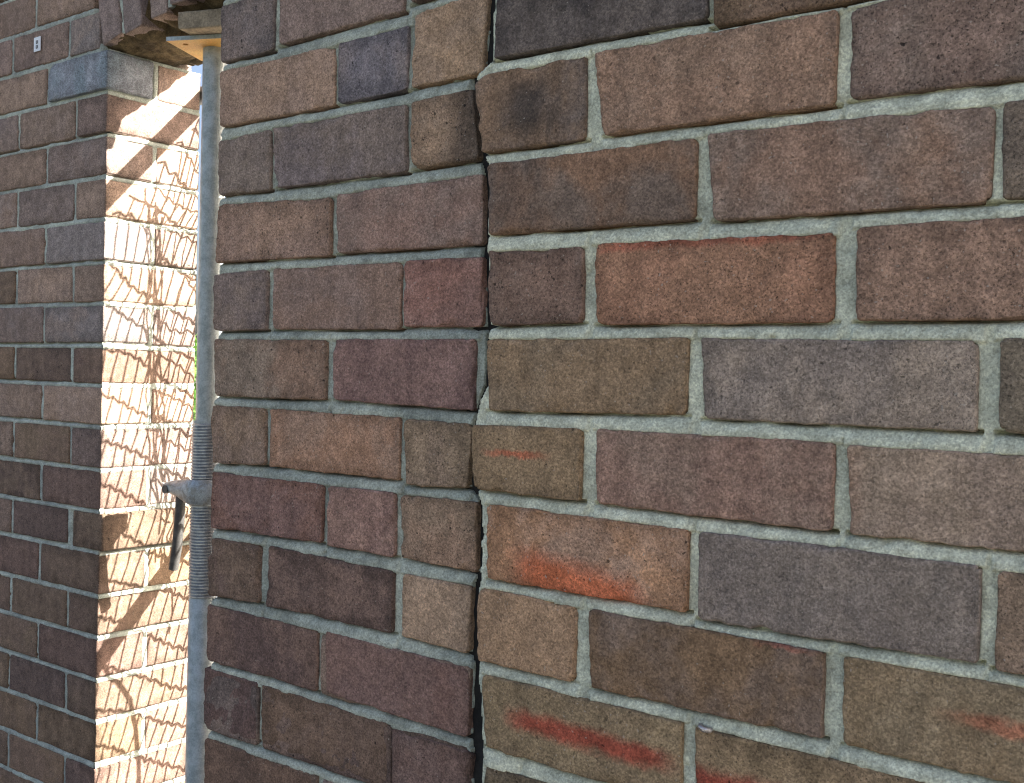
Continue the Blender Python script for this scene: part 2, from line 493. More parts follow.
def sdf_quads(A, B, quads):
    """signed distance to the nearest brick (negative inside), distance below a brick and above one, at grid points"""
    sd = np.full(A.shape, 0.05); up_ = np.full(A.shape, 0.05); dn = np.full(A.shape, 0.05)
    tp = np.zeros(A.shape, bool)
    a0, b0 = A[0, 0], B[0, 0]; da = A[1, 0] - a0; db = B[0, 1] - b0
    for q in quads:
        q = np.array(q) / 1000.0
        lo = q.min(0) - 0.03; hi = q.max(0) + 0.03
        i0, i1 = int(max(0, (lo[0] - a0) / da)), int(min(A.shape[0], (hi[0] - a0) / da + 2))
        j0, j1 = int(max(0, (lo[1] - b0) / db)), int(min(A.shape[1], (hi[1] - b0) / db + 2))
        if i1 <= i0 or j1 <= j0:
            continue
        pa = A[i0:i1, j0:j1]; pb = B[i0:i1, j0:j1]
        ds = []
        for k in range(4):                      # TL->TR->BR->BL, clockwise: outside is to the left
            p, n = q[k], q[(k + 1) % 4]
            e = n - p; e = e / np.linalg.norm(e)
            ds.append(-(pa - p[0]) * e[1] + (pb - p[1]) * e[0])
        qa = np.maximum(ds[0], ds[2]) + 0.005; qb = np.maximum(ds[1], ds[3]) + 0.005
        m = np.minimum(np.maximum(qa, qb), 0) + np.hypot(np.maximum(qa, 0), np.maximum(qb, 0)) - 0.005
        sd[i0:i1, j0:j1] = np.minimum(sd[i0:i1, j0:j1], m)
        tp[i0:i1, j0:j1] |= (ds[0] > -0.004) & (ds[0] < 0.001) & (ds[0] >= np.maximum(ds[1], ds[3]))
        inx = np.maximum(ds[1], ds[3]) < 0.004
        top = np.where(inx & (ds[0] > -0.001), np.maximum(ds[0], 0), 0.05)
        bot = np.where(inx & (ds[2] > -0.001), np.maximum(ds[2], 0), 0.05)
        dn[i0:i1, j0:j1] = np.minimum(dn[i0:i1, j0:j1], top)
        up_[i0:i1, j0:j1] = np.minimum(up_[i0:i1, j0:j1], bot)
    return sd, up_, dn, tp

def mortar_sheet(parent, mat, quads, a0, a1, b0, b1, res, to_world, flip=False, lo_fn=None, hi_fn=None, rec=(0.0065, 0.0004), seed=0, name='mortar'):
    """relief of the joints as one sheet; to_world(a, b, depth) places it"""
    na, nb = int((a1 - a0) / res) + 2, int((b1 - b0) / res) + 2
    A, B = np.meshgrid(a0 + np.arange(na) * (a1 - a0) / (na - 1), b0 + np.arange(nb) * (b1 - b0) / (nb - 1), indexing='ij')
    sd, du, dd, tp = sdf_quads(A, B, quads)
    p3 = np.stack([A.ravel(), B.ravel(), np.full(A.size, seed * 3.3)], -1)
    n1 = vnoise(p3, 0.030, 21).reshape(A.shape); n2 = vnoise(p3, 0.009, 22).reshape(A.shape)
    n3 = vnoise(p3, max(0.0035, res * 1.3), 23).reshape(A.shape)
    t = du / (du + dd + 1e-6)
    bed = (du < 0.049) & (dd < 0.049)
    depth = np.where(bed, rec[0] + (rec[1] - rec[0]) * np.clip(t * 1.5, 0, 1) ** 0.7, (rec[0] + rec[1]) * 0.5)
    depth = depth + n1 * 0.0011 + n2 * 0.0008 + n3 * 0.0004
    # shallow tooled hollow, pinholes
    depth = depth + np.clip(n2 - 0.72, 0, 1) * 0.012
    depth = depth + 0.010 * np.exp(-(np.maximum(du, 0) / 0.0017) ** 2) * (0.75 + 0.9 * n1).clip(0.1, 1.4)
    ex = np.zeros(A.shape, bool)
    thr = 0.0012 + n2 * 0.0016 + n1 * 0.0012
    thr = np.where(tp, 0.0024 + n2 * 0.001, thr)
    depth = depth + np.clip(-sd - thr, 0, 0.01) * 2.2
    if lo_fn is not None:
        e_ = A < lo_fn(B) + n1 * 0.0016 + n2 * 0.0007; ex |= e_
        depth = np.where(e_, 0.03, depth)
    if hi_fn is not None:
        e_ = A > hi_fn(B) + n1 * 0.0016 + n2 * 0.0007; ex |= e_
        depth = np.where(e_, 0.03, depth)
    V = to_world(A.ravel(), B.ravel(), depth.ravel())
    ids = np.arange(na * nb).reshape(na, nb)
    F = np.stack([ids[:-1, :-1], ids[1:, :-1], ids[1:, 1:], ids[:-1, 1:]], -1).reshape(-1, 4)
    # leave out what lies buried well inside bricks
    keep = ~((sd[:-1, :-1] < -0.009) & (sd[1:, :-1] < -0.009) & (sd[1:, 1:] < -0.009) & (sd[:-1, 1:] < -0.009))
    keep &= ~(ex[:-1, :-1] & ex[1:, :-1] & ex[1:, 1:] & ex[:-1, 1:])
    F = F[keep.ravel()]
    if flip:
        F = F[:, ::-1]
    used = np.unique(F); remap = np.zeros(len(V), np.int64); remap[used] = np.arange(len(used))
    return link(name, make_mesh(name, V[used], remap[F], mat), parent)

def rect(x0, x1, z0, z1):
    return ((x0, z1), (x1, z1), (x1, z0), (x0, z0))

# palette of the bricks as they look in the shade
PAL = [(99, 88, 90), (92, 89, 97), (105, 92, 89), (95, 83, 85), (110, 95, 90), (89, 81, 85), (100, 86, 83), (103, 93, 96), (91, 78, 76)]
PAL_LOW = [(86, 73, 67), (79, 67, 65), (90, 75, 64), (83, 68, 67), (92, 79, 70), (78, 66, 67)]  # tones for low courses, darker partly from dimmer light kept in the colour
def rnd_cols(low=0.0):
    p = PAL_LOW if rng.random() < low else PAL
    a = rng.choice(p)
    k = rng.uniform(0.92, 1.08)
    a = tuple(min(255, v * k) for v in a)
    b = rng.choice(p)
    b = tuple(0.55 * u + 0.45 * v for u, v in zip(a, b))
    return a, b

# ------------------------------------------------------------------ WALL RIGHT OF THE CRACK (face on y = 0)
WALL_TOP = 2.75
NEAR = {
    'R1a': ((1.5,1899.8), (237,1894), (237,1817.3), (1,1819.3)),
    'R2h': ((-26.7,1805.2), (110.9,1805.4), (113.3,1726.1), (-12.5,1726.6)),
    'R2s': ((120.5,1806.6), (354.8,1803.7), (354.9,1727.2), (133.3,1727.7)),
    'R2r': ((365.5,1804.2), (597,1803), (598,1728), (366.4,1729.9)),
    'R3a': ((-4.4,1714.1), (230.6,1714.5), (230.3,1642.7), (-0.3,1643.2)),
    'R3b': ((240.8,1717.1), (477.9,1711.9), (476.4,1639.5), (247.9,1640.6)),
    'R3c': ((482.4,1712.4), (714,1712), (715,1640), (484,1640.4)),
    'R4h': ((-0.5,1627.1), (112.9,1625.5), (115.4,1554), (3.1,1551.8)),
    'R4s': ((125.7,1627.5), (357,1623.3), (358.6,1551.3), (129.6,1551.9)),
    'R4r': ((374.6,1627.8), (604,1627), (606,1552), (376.7,1552.3)),
    'R5a': ((-0.4,1538.8), (227,1539.3), (226.5,1470.6), (3.1,1466.5)),
    'R5b': ((239.2,1539.1), (470.3,1537), (470.8,1468.1), (244.2,1468.8)),
    'R5c': ((485.4,1538.6), (716,1538), (716,1468), (486.7,1468.2)),
    'R6h': ((-17.7,1452), (117.4,1453.9), (117.1,1385.3), (-11.9,1386.3)),
    'R6s': ((132.5,1454.7), (362.8,1454.8), (361.4,1381.8), (134.5,1385)),
    'R6r': ((372.7,1452.9), (604,1453), (606,1382), (376.6,1381.8)),
    'R7a': ((4.6,1373.6), (232.7,1370.3), (232.5,1297.5), (7.9,1298.5)),
    'R7b': ((242,1370.3), (477.4,1368.7), (477,1295.4), (244.2,1293.1)),
    'R7c': ((488.8,1367.1), (720,1367), (720,1294), (488.8,1292.7)),
    'R8h': ((-5,1289.2), (115.6,1285.4), (115.4,1213.8), (-2.2,1214)),
    'R8s': ((129.7,1285.6), (358.3,1283.9), (358.2,1213), (135.2,1212.3)),
    'R8r': ((373.4,1283.2), (604,1283), (605,1211), (375.7,1211.9)),
    'R9a': ((5.2,1202), (231,1200.4), (232,1127), (9.4,1129)),
    'R9b': ((243.2,1198.9), (474,1198), (474,1124), (244,1126)),
    'R10a': ((10,1110), (116,1112), (117,1038), (10,1039)),
}
PIER = {
    'P0a': ((-481,1970), (-377,1972), (-377.3,1896.9), (-480.1,1897.3)),
    'P0b': ((-368,1972), (-159,1976), (-159.3,1905.1), (-367.7,1901.5)),
    'P1s': ((-481,1886.5), (-269.1,1885.5), (-266.8,1814.6), (-478.7,1814.8)),
    'P1h': ((-263.2,1886.3), (-151.2,1889), (-152.2,1817.5), (-261,1815.3)),
    'P1k': ((-145,1899.3), (-37,1905.7), (-41.7,1819.8), (-144,1818.9)),
    'P2h': ((-480.1,1796.9), (-379.3,1800.6), (-377.4,1725.2), (-477.8,1725.2)),
    'P2s': ((-373.4,1801.7), (-151.6,1801.6), (-149.2,1726), (-368.2,1726.2)),
    'P2k': ((-144.2,1802.9), (-54.9,1804.9), (-43.6,1728.8), (-141.9,1728.1)),
    'P3a': ((-477.4,1714.2), (-268.5,1707.9), (-267.2,1638.5), (-481.1,1640.1)),
    'P3b': ((-260,1710.7), (-37.9,1714.1), (-36.3,1639.5), (-257.8,1640.4)),
    'P4h': ((-484.7,1624.9), (-378.4,1627.7), (-379.4,1552.3), (-482.3,1551.7)),
    'P4s': ((-370.4,1628), (-154.2,1626.4), (-153.8,1551.2), (-368,1552.8)),
    'P4k': ((-149.2,1627.9), (-35.3,1626.4), (-33.1,1552.4), (-147.8,1554)),
    'P5a': ((-482,1541.4), (-272.6,1539.7), (-270.3,1468.9), (-478.5,1467)),
    'P5b': ((-260.8,1540.9), (-43.4,1540.4), (-43.2,1464.9), (-256.8,1469.4)),
    'P6h': ((-483.3,1456.5), (-376.6,1455.1), (-376.2,1384.5), (-479.8,1380.8)),
    'P6s': ((-368.8,1455.4), (-150.8,1453.2), (-150.1,1382.9), (-369.3,1383.7)),
    'P6k': ((-143.2,1451.8), (-46.8,1450.5), (-53,1381.7), (-139,1378.8)),
    'P7a': ((-479.5,1369.8), (-270.6,1368.9), (-272.7,1299.1), (-480.2,1297)),
    'P7h': ((-263.1,1368.4), (-154.6,1369.1), (-153,1297.1), (-262.4,1297.2)),
    'P7k': ((-146.9,1368.1), (-38.9,1368.1), (-38,1294.2), (-144.5,1297.5)),
    'P8h': ((-482.4,1283.8), (-381.5,1285.2), (-381.3,1212.4), (-484.5,1207.7)),
    'P8s': ((-365.2,1285.8), (-154.6,1281.2), (-154.8,1211.1), (-369.4,1211.6)),
    'P8k': ((-140.9,1280.7), (-43.6,1279.7), (-45.6,1207.2), (-139.5,1210.2)),
    'P9a': ((-484.1,1196.4), (-275.8,1195.9), (-276,1121.5), (-483.6,1124.7)),
    'P9b': ((-263.5,1197.3), (-43.1,1192.3), (-42.9,1117.9), (-257.8,1125)),
    'P10h': ((-486.6,1113.8), (-381.7,1113.7), (-381.6,1040.6), (-485.4,1038.2)),
    'P10s': ((-373.7,1112.7), (-158.1,1109.8), (-158,1037), (-372.3,1040.8)),
    'P10k': ((-151.5,1105.6), (-38.2,1104.1), (-42,1033), (-150,1036)),
    'P11a': ((-483.7,1024.2), (-282.4,1021.1), (-282,948), (-484,950)),
}
NEAR_COL = {   # body colour, second colour
 'R1a': ((60, 57, 62), (74, 70, 74)), 'R2h': ((104, 86, 74), (74, 68, 70)), 'R2s': ((116, 94, 84), (108, 90, 82)),
 'R2r': ((104, 88, 86), (96, 86, 86)), 'R3a': ((102, 80, 68), (84, 74, 72)), 'R3b': ((107, 87, 80), (100, 88, 86)),
 'R3c': ((96, 87, 82), (86, 79, 77)), 'R4h': ((98, 80, 76), (92, 78, 76)), 'R4s': ((124, 92, 78), (116, 88, 74)),
 'R4r': ((108, 88, 81), (113, 92, 84)), 'R5a': ((108, 92, 76), (98, 86, 74)), 'R5b': ((102, 96, 98), (110, 102, 100)),
 'R5c': ((84, 78, 74), (92, 86, 80)), 'R6h': ((112, 96, 78), (102, 88, 72)), 'R6s': ((112, 90, 86), (104, 88, 84)),
 'R6r': ((116, 104, 97), (110, 98, 94)), 'R7a': ((136, 104, 82), (122, 100, 90)), 'R7b': ((102, 96, 97), (92, 87, 90)),
 'R7c': ((113, 98, 88), (108, 93, 85)), 'R8h': ((126, 104, 86), (118, 98, 82)), 'R8s': ((96, 78, 62), (90, 78, 74)),
 'R8r': ((108, 94, 76), (100, 90, 76)), 'R9a': ((106, 94, 76), (100, 88, 72)), 'R9b': ((108, 94, 76), (104, 90, 74)),
 'R10a': ((86, 78, 64), (80, 72, 62))}
# band on single bricks: height off centre, half width, slope, from x, to x, strength, colour
STREAK = {
 'R4s': (0.036, 0.006, 0, -0.12, 0.115, 0.7, (140, 78, 64)),
 'R2h': (-0.002, 0.034, 0, -0.045, 0.035, 0.92, (62, 58, 60)), 'R3a': (0.005, 0.045, 0, -0.125, -0.05, 0.6, (72, 66, 68)), 'R1a': (0.02, 0.03, 0, -0.10, 0.09, 0.5, (54, 52, 56)),
 'R6h': (0.006, 0.004, 0.0, -0.055, 0.03, 0.75, (160, 84, 62)),
 'R7a': (-0.030, 0.024, -0.12, -0.085, 0.075, 0.85, (170, 88, 52)),
 'R8s': (0.034, 0.003, 0, 0.05, 0.11, 0.5, (136, 62, 54)),
 'R8r': (0.004, 0.007, 0, -0.04, 0.20, 0.55, (148, 78, 58)),
 'R9a': (0.000, 0.0115, -0.03, -0.085, 0.108, 0.92, (134, 60, 48)),
 'R9b': (-0.009, 0.015, 0.0, -0.14, 0.13, 0.92, (134, 58, 48)),
 'R6r': (0.0, 0.04, 0, -0.2, -0.108, 0.6, (150, 96, 66)),
 'R7b': (0.0, 0.05, 0, 0.080, 0.098, 0.35, (118, 124, 138)),
 'R3b': (0.0, 0.05, 0, 0.05, 0.085, 0.45, (134, 104, 84)),
 'R5b': (0.0, 0.05, 0, -0.04, -0.012, 0.4, (124, 114, 110)),
}
wall = thing('brick_wall', 'close run of rough brown bricks with wide pale joints, right of the crack', 'wall', (0, 0, 0))
near_quads = list(NEAR.values())
for n, q in NEAR.items():
    c1, c2 = NEAR_COL[n]
    quad_brick(q, 0.0, 0.06 if n[-1] != 'h' else 0.08, wall, c1, c2, proud=rng.uniform(0.0006, 0.0026), streak=STREAK.get(n))
BED = 1546.0
def course_z(k):                    # course k sits on bed k
    return BED + 86.0 * k + 5, BED + 86.0 * k + 79
ring = []; rest = []
known_end = {3: 237, 2: 598, 1: 715, 0: 605, -1: 716, -2: 605, -3: 720, -4: 604, -5: 474, -6: 117}
for k in range(-18, 14):
    z0, z1 = course_z(k)
    odd = (k % 2 == 0)              # these start with a header at the crack
    xs_ = [0, 115] if odd else [0]
    x = 125 if odd else 0
    bricks = [(2, 114)] if odd else []
    while x < 1560:
        bricks.append((x, min(x + 230, 1560))); x += 240
    for b0, b1 in bricks:
        if k in known_end and b0 < known_end[k]:
            continue
        j = [rng.uniform(-2, 2) for _ in range(4)]
        q = rect(b0 + j[0], b1 + j[1], z0 + j[2], z1 + j[3])
        (ring if (-7 <= k <= 4 and b0 < 760) else rest).append(q)
for q in ring:
    c1, c2 = rnd_cols(0.3)
    quad_brick(q, 0.0, 0.06, wall, c1, c2, proud=rng.uniform(0.0, 0.002), level=1)

def stuff_bricks(parent, quads, y0, W, c1=(100, 86, 80), c2=(88, 78, 76), name='brickwork'):
    """bricks outside the picture, joined"""
    V = []; F = []
    for q in quads:
        (x0, z1), (x1, _), (_, z0), _ = q
        x0, x1, z0, z1 = x0 / 1000, x1 / 1000, z0 / 1000, z1 / 1000
        e = 0.003
        b = len(V)
        for (yy, d) in ((y0, e), (y0 + e, 0), (y0 + W, 0)):
            V += [(x0 + d, yy, z0 + d), (x1 - d, yy, z0 + d), (x1 - d, yy, z1 - d), (x0 + d, yy, z1 - d)]
        F.append((b, b + 1, b + 2, b + 3))
        for l in (0, 4):
            for i in range(4):
                F.append((b + l + i, b + l + 4 + i, b + l + 4 + (i + 1) % 4, b + l + (i + 1) % 4))
    o = link(name, make_mesh(name, V, F, M_BRICK, False), parent)
    o['kind'] = 'stuff'
    set_brick(o, c1, c2)
    a = o.data.attributes.new('edge', 'FLOAT', 'POINT')
    a.data.foreach_set('value', np.full(len(V), 0.03, np.float32))
    return o
stuff_bricks(wall, rest, -0.001, 0.06)

RE = [(t / 1000.0, v / 1000.0) for t, v in [(1879, -3), (1819, -6), (1807, -27), (1727, -13), (1714, -6), (1548, -1), (1493, 1), (1472, -10), (1452, -17), (1386, -11), (1373, -6), (1295, -3), (1285, -6), (1215, -2), (1199, -2), (1091, 3)]]
PE = [(t / 1000.0, v / 1000.0 + (0.0022 if t < 1460 else -0.0012)) for t, v in [(1895, -37), (1830, -41), (1818, -61), (1734, -47), (1716, -39), (1639, -38), (1550, -32), (1492, -30), (1471, -42), (1455, -48), (1444, -50), (1382, -54), (1371, -40), (1295, -39), (1280, -44), (1211, -46), (1195, -43), (1118, -43), (1071, -38)]]
def prof(T):
    z = np.array([t for t, _ in T])[::-1]; v = np.array([u for _, u in T])[::-1]
    return lambda B: np.interp(B, z, v)
allq = near_quads + ring
mortar_sheet(wall, M_MORTAR, allq, -0.036, 0.76, 1.02, 1.985, 0.0016, lambda a, b, d: np.stack([a, d, b], -1), lo_fn=prof(RE), seed=1)
c = MB()
c.box(0.014, 0.765, 0.020, 0.24, 0, WALL_TOP)
c.box(0.765, 1.565, 0.004, 0.24, 0, WALL_TOP)
c.box(0.0, 0.765, 0.004, 0.02, 0.0, 1.024)
c.box(0.0, 0.765, 0.004, 0.02, 1.98, WALL_TOP)
link('mortar_core', c.mesh('mortar_core', M_MORTAR, False), wall)
# a little metal tie end poking out of a perpend
t_ = MB()
t_.tube([(0.246, 0.006, 1.2008), (0.250, -0.003, 1.2005), (0.2545, -0.0045, 1.1998), (0.258, -0.002, 1.199), (0.2585, 0.006, 1.1985)], [0.0022, 0.0026, 0.0028, 0.0026, 0.0022], 10)
link('metal_tie', t_.mesh('metal_tie', M_TIE), wall)

YF = 0.4229
# ------------------------------------------------------------------ PIER BETWEEN CRACK AND OPENING (face on y = 0.036)
YP = 0.036
XP = -0.4815
PIER_COL = {
 'P0a': ((84, 80, 88), (92, 84, 88)), 'P0b': ((104, 92, 92), (98, 86, 88)), 'P1s': ((116, 98, 90), (110, 94, 90)), 'P1h': ((86, 86, 102), (92, 88, 98)),
 'P1k': ((126, 106, 90), (112, 96, 86)), 'P2h': ((92, 84, 86), (96, 88, 88)), 'P2s': ((92, 84, 86), (86, 80, 88)), 'P2k': ((118, 100, 88), (84, 76, 74)),
 'P3a': ((114, 94, 86), (108, 90, 86)), 'P3b': ((108, 88, 86), (100, 86, 86)), 'P4h': ((88, 80, 86), (94, 84, 84)), 'P4s': ((104, 86, 82), (98, 84, 84)),
 'P4k': ((110, 80, 78), (104, 80, 80)), 'P5a': ((108, 88, 80), (98, 88, 84)), 'P5b': ((92, 72, 76), (98, 78, 80)), 'P6h': ((106, 90, 80), (98, 84, 80)),
 'P6s': ((124, 96, 82), (112, 92, 84)), 'P6k': ((112, 98, 86), (106, 92, 84)), 'P7a': ((102, 76, 72), (92, 72, 74)), 'P7h': ((104, 82, 82), (112, 90, 88)),
 'P7k': ((116, 100, 90), (112, 92, 82)), 'P8h': ((88, 74, 68), (82, 68, 68)), 'P8s': ((80, 66, 66), (88, 72, 70)), 'P8k': ((124, 106, 94), (118, 102, 92)),
 'P9a': ((76, 62, 64), (84, 68, 66)), 'P9b': ((96, 76, 76), (90, 72, 74)), 'P10h': ((70, 57, 60), (78, 62, 62)), 'P10s': ((88, 72, 64), (82, 68, 64)),
 'P10k': ((92, 74, 74), (84, 70, 72)), 'P11a': ((74, 60, 56), (82, 66, 60))}
PSTREAK = {'P2k': (0.0, 0.06, 0, 0.0, 0.06, 0.7, (62, 57, 58)), 'P1k': (0.01, 0.04, 0, 0.02, 0.06, 0.3, (80, 72, 68)),'P9b': (0.0, 0.05, 0, 0.06, 0.085, 0.45, (130, 84, 72))}
pier = thing('brick_pier', 'narrow pier of smooth purple brown bricks between the crack and the propped opening', 'wall', (0, 0, 0))
for n in list(PIER):
    PIER[n] = tuple((x + (2.0 if z < 1460 else -1.2) if x > -62 else x, z) for x, z in PIER[n])
for n, q in PIER.items():
    c1, c2 = PIER_COL[n]
    W = 0.11 if q[0][0] < -470 else 0.06
    quad_brick(q, YP, W, pier, c1, c2, proud=rng.uniform(0.0006, 0.0022), streak=PSTREAK.get(n), kb=1.30, skip=() if W > 0.1 else ('back',))
ring2 = []; rest2 = []
fill_rows = {-5: [(-272, -42)], -6: [(-372, -148), (-138, -42)], -7: [(-481, -272), (-262, -42)], 5: [(-481, -272), (-262, -42)], 4: [(-149, -42)]}
for k in range(-18, 14):
    z0, z1 = course_z(k)
    if -5 <= k <= 4:
        rows = fill_rows.get(k, [])
        if k == -6: rows = []
    elif k in (5, -6, -7):
        rows = [(-481, -272), (-262, -42)] if k % 2 else [(-482, -380), (-371, -152), (-143, -42)]
    else:
        rows = [(-481, -272), (-262, -42)] if k % 2 else [(-482, -380), (-371, -152), (-143, -42)]
    if k == 4: z0 = 1914
    for b0, b1 in rows:
        q = rect(b0 + rng.uniform(-1, 1), b1 + rng.uniform(-2, 2), z0 + rng.uniform(-2, 1), z1 + rng.uniform(-1, 2))
        (ring2 if -7 <= k <= 5 else rest2).append(q)
for q in ring2:
    c1, c2 = rnd_cols(0.4)
    quad_brick(q, YP, 0.11, pier, c1, c2, proud=rng.uniform(0, 0.0015), level=1, skip=())
stuff_bricks(pier, rest2, YP - 0.001, 0.06)
# the pier's side in the opening: brick ends behind the face bricks
side = []
for k in range(-18, 14):
    z0, z1 = course_z(k)
    y = 0.156
    ysplit = [(0.156, 0.386)] if k % 2 else [(0.156, 0.256), (0.266, 0.416)]
    side += [(a, b, z0, z1) for a, b in ysplit]
m_ = MB()
for a, b, z0, z1 in side:
    m_.box(XP - 0.0005 + rng.uniform(-0.001, 0.001), XP + 0.05, a, b, z0 / 1000, z1 / 1000)
so = link('brickwork', m_.mesh('brickwork', M_BRICK, False), pier)
so['kind'] = 'stuff'; set_brick(so, (100, 86, 80), (90, 78, 76))
so.data.attributes.new('edge', 'FLOAT', 'POINT').data.foreach_set('value', np.full(len(m_.V), 0.03, np.float32))
pq = list(PIER.values()) + ring2
pe = prof(PE)
mortar_sheet(pier, M_MORTAR2, pq, XP - 0.002, -0.022, 0.92, 2.05, 0.0017, lambda a, b, d: np.stack([a, YP + d, b], -1),
             lo_fn=lambda B: XP + 0.0045 + 0 * B, hi_fn=pe, seed=2)
c = MB()
c.box(XP + 0.009, -0.066, YP + 0.018, YF, 0, WALL_TOP - 0.2)
c.box(XP + 0.004, -0.045, YP + 0.004, YP + 0.018, 0, 0.924)
c.box(XP + 0.004, -0.045, YP + 0.004, YP + 0.018, 2.046, WALL_TOP - 0.2)
c.box(-0.066, 0.014, 0.20, 0.236, 0, WALL_TOP - 0.2)
link('mortar_core', c.mesh('mortar_core', M_MORTAR2, False), pier)
# near-black strip added as painted shade in the open crack between the runs
M_CRACK_SHADE = plain_material('crack_shade_black', (0.012, 0.011, 0.010), 0.95, 0.0, 0.3, 60, 0.001)
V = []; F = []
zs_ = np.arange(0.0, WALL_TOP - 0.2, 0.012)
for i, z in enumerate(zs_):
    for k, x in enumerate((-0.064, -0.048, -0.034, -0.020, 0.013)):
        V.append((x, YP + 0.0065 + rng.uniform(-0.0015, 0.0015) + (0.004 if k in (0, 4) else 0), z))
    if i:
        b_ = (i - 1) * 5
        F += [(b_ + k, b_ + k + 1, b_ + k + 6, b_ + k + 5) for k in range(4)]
link('crack_shade_strip', make_mesh('crack_shade_strip', V, F, M_CRACK_SHADE), pier)

# ------------------------------------------------------------------ FAR WALL WITH REVEAL AND ARCH (face on y = YF, reveal on x = XR)
XR, YF, TF = -1.3457, 0.4229, 0.227
XJ = -0.930
far = thing('brick_wall', 'set-back shaded wall of narrow looking bricks with a sunlit end at the opening', 'wall', (0, 0, 0))
beds = [2152, 2066, 1979, 1892, 1806, 1718, 1634, 1547, 1465, 1380, 1292, 1206, 1121, 1032, 946, 859, 772, 682]
while beds[-1] > 60:
    beds.append(beds[-1] - 86)
beds.append(4)
face_quads = []; rev_quads = []
def box_brick(x0, x1, y0, y1, z0, z1, c1, c2, level=1, skip=(), proud=0.0, parent=far, name='brick', rough=0.7, r0=0.003):
    L, W, H = x1 - x0, y1 - y0, z1 - z0
    me = brick_mesh(L, W, H, level, M_BRICK, skip, seed=next_seed(), rough=rough, r0=r0)
    o = link(name, me, parent, ((x0 + x1) / 2, (y0 + y1) / 2 - proud, (z0 + z1) / 2))
    set_brick(o, c1, c2, None, 1.36)
    return o
j5 = 0.0045
far_rest = []
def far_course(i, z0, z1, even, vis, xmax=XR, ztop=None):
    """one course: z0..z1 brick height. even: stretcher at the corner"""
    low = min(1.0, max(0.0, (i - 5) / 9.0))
    x = xmax
    first = True
    half = not even
    while x > -4.6:
        Lb = 0.1085 if (first and half) else 0.221
        xa = x - Lb
        jz = [rng.uniform(-0.0015, 0.0015) for _ in range(2)]
        jx = rng.uniform(-0.0015, 0.0015) if not first else 0
        if vis and xa > -2.1:
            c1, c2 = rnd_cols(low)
            dep = TF if (first and half) else 0.11
            pr = rng.uniform(-0.0008, 0.0012)
            o = box_brick(xa + jx, x + jx, YF, YF + dep, z0 + jz[0], z1 + jz[1], c1, c2, proud=pr)
            face_quads.append(rect((xa + jx) * 1000, (x + jx) * 1000, z0 * 1000, z1 * 1000))
            if first:
                rev_quads.append(rect(YF * 1000, (YF + dep) * 1000, z0 * 1000, z1 * 1000))
                if i == 1:
                    c1, c2 = (104, 116, 140), (88, 106, 128)
                    set_brick(o, c1, c2); o.location.x += 0.006; o.location.y -= 0.006
                    o['label'] = 'blue grey brick at the top of the sunlit end'
                if i == 12:
                    o.location.x += 0.012
        else:
            far_rest.append(rect(xa * 1000, x * 1000, z0 * 1000, z1 * 1000))
        if first and even:
            ya = YF + 0.11 + 0.009
            if vis:
                c1, c2 = rnd_cols(low)
                box_brick(XR - 0.20, XR, ya, YF + TF, z0, z1, c1, c2)
                rev_quads.append(rect(ya * 1000, (YF + TF) * 1000, z0 * 1000, z1 * 1000))
            else:
                m_side.box(XR - 0.2, XR, ya, YF + TF, z0, z1)
        elif first and not vis:
            m_side.box(XR - 0.08, XR - 0.0005, YF + 0.062, YF + TF, z0, z1)
        first = False
        x = xa - 0.0095 if not (half and x == xmax) else xa - 0.0095
m_side = MB()
for i in range(1, len(beds)):
    z1 = beds[i - 1] / 1000 - j5; z0 = beds[i] / 1000 + j5
    if z1 - z0 < 0.03: continue
    far_course(i, z0, z1, i % 2 == 1, 0.45 < z0)
# courses beside the arch, cut against its leaning first brick
far_course(0, 2.152 + j5, 2.238 - j5, False, True, xmax=-1.379)
far_course(-1, 2.238 + j5, 2.324 - j5, True, True, xmax=-1.4015)
far_course(-2, 2.324 + j5, 2.410 - j5, False, True, xmax=-1.43)
for i in range(0, len(beds)):      # the other side of the opening, behind the pier
    z1 = (beds[i - 1] if i else 2238) / 1000 - j5; z0 = beds[i] / 1000 + j5
    if z1 - z0 < 0.03: continue
    far_rest.append(rect(XJ * 1000, (XJ + (0.22 if i % 2 else 0.11)) * 1000, z0 * 1000, z1 * 1000))
    x = XJ + (0.23 if i % 2 else 0.12)
    while x < XP:
        far_rest.append(rect(x * 1000, min(x + 0.22, XP + 0.05) * 1000, z0 * 1000, z1 * 1000)); x += 0.23
    m_side.box(XJ, XJ + 0.05, YF + 0.0605, YF + 0.11, z0, z1)
    m_side.box(XJ, XJ + 0.05, YF + 0.119, YF + TF, z0, z1)
for k in range(2):
    z0 = 2.238 + 0.086 * k + j5
    x = -0.862 + 0.045 * k + (0.11 if k else 0.22)
    far_rest.append(rect((-0.862 + 0.02 * k) * 1000, x * 1000, z0 * 1000, (z0 + 0.076) * 1000))
    while x < XP:
        far_rest.append(rect((x + 0.01) * 1000, min(x + 0.23, XP + 0.05) * 1000, z0 * 1000, (z0 + 0.076) * 1000)); x += 0.24
for k in range(4):      # above the arch, out of the picture
    z0 = 2.410 + 0.086 * k + j5
    x = -0.42 - (0.115 if k % 2 else 0)
    while x > -4.6:
        far_rest.append(rect((x - 0.23) * 1000, x * 1000, z0 * 1000, (z0 + 0.076) * 1000)); x -= 0.24
stuff_bricks(far, far_rest, YF - 0.0005, 0.06)
if m_side.V:
    so = link('brickwork', m_side.mesh('brickwork', M_BRICK, False), far)
    so['kind'] = 'stuff'; set_brick(so, (96, 82, 74), (86, 74, 68))
    so.data.attributes.new('edge', 'FLOAT', 'POINT').data.foreach_set('value', np.full(len(m_side.V), 0.03, np.float32))
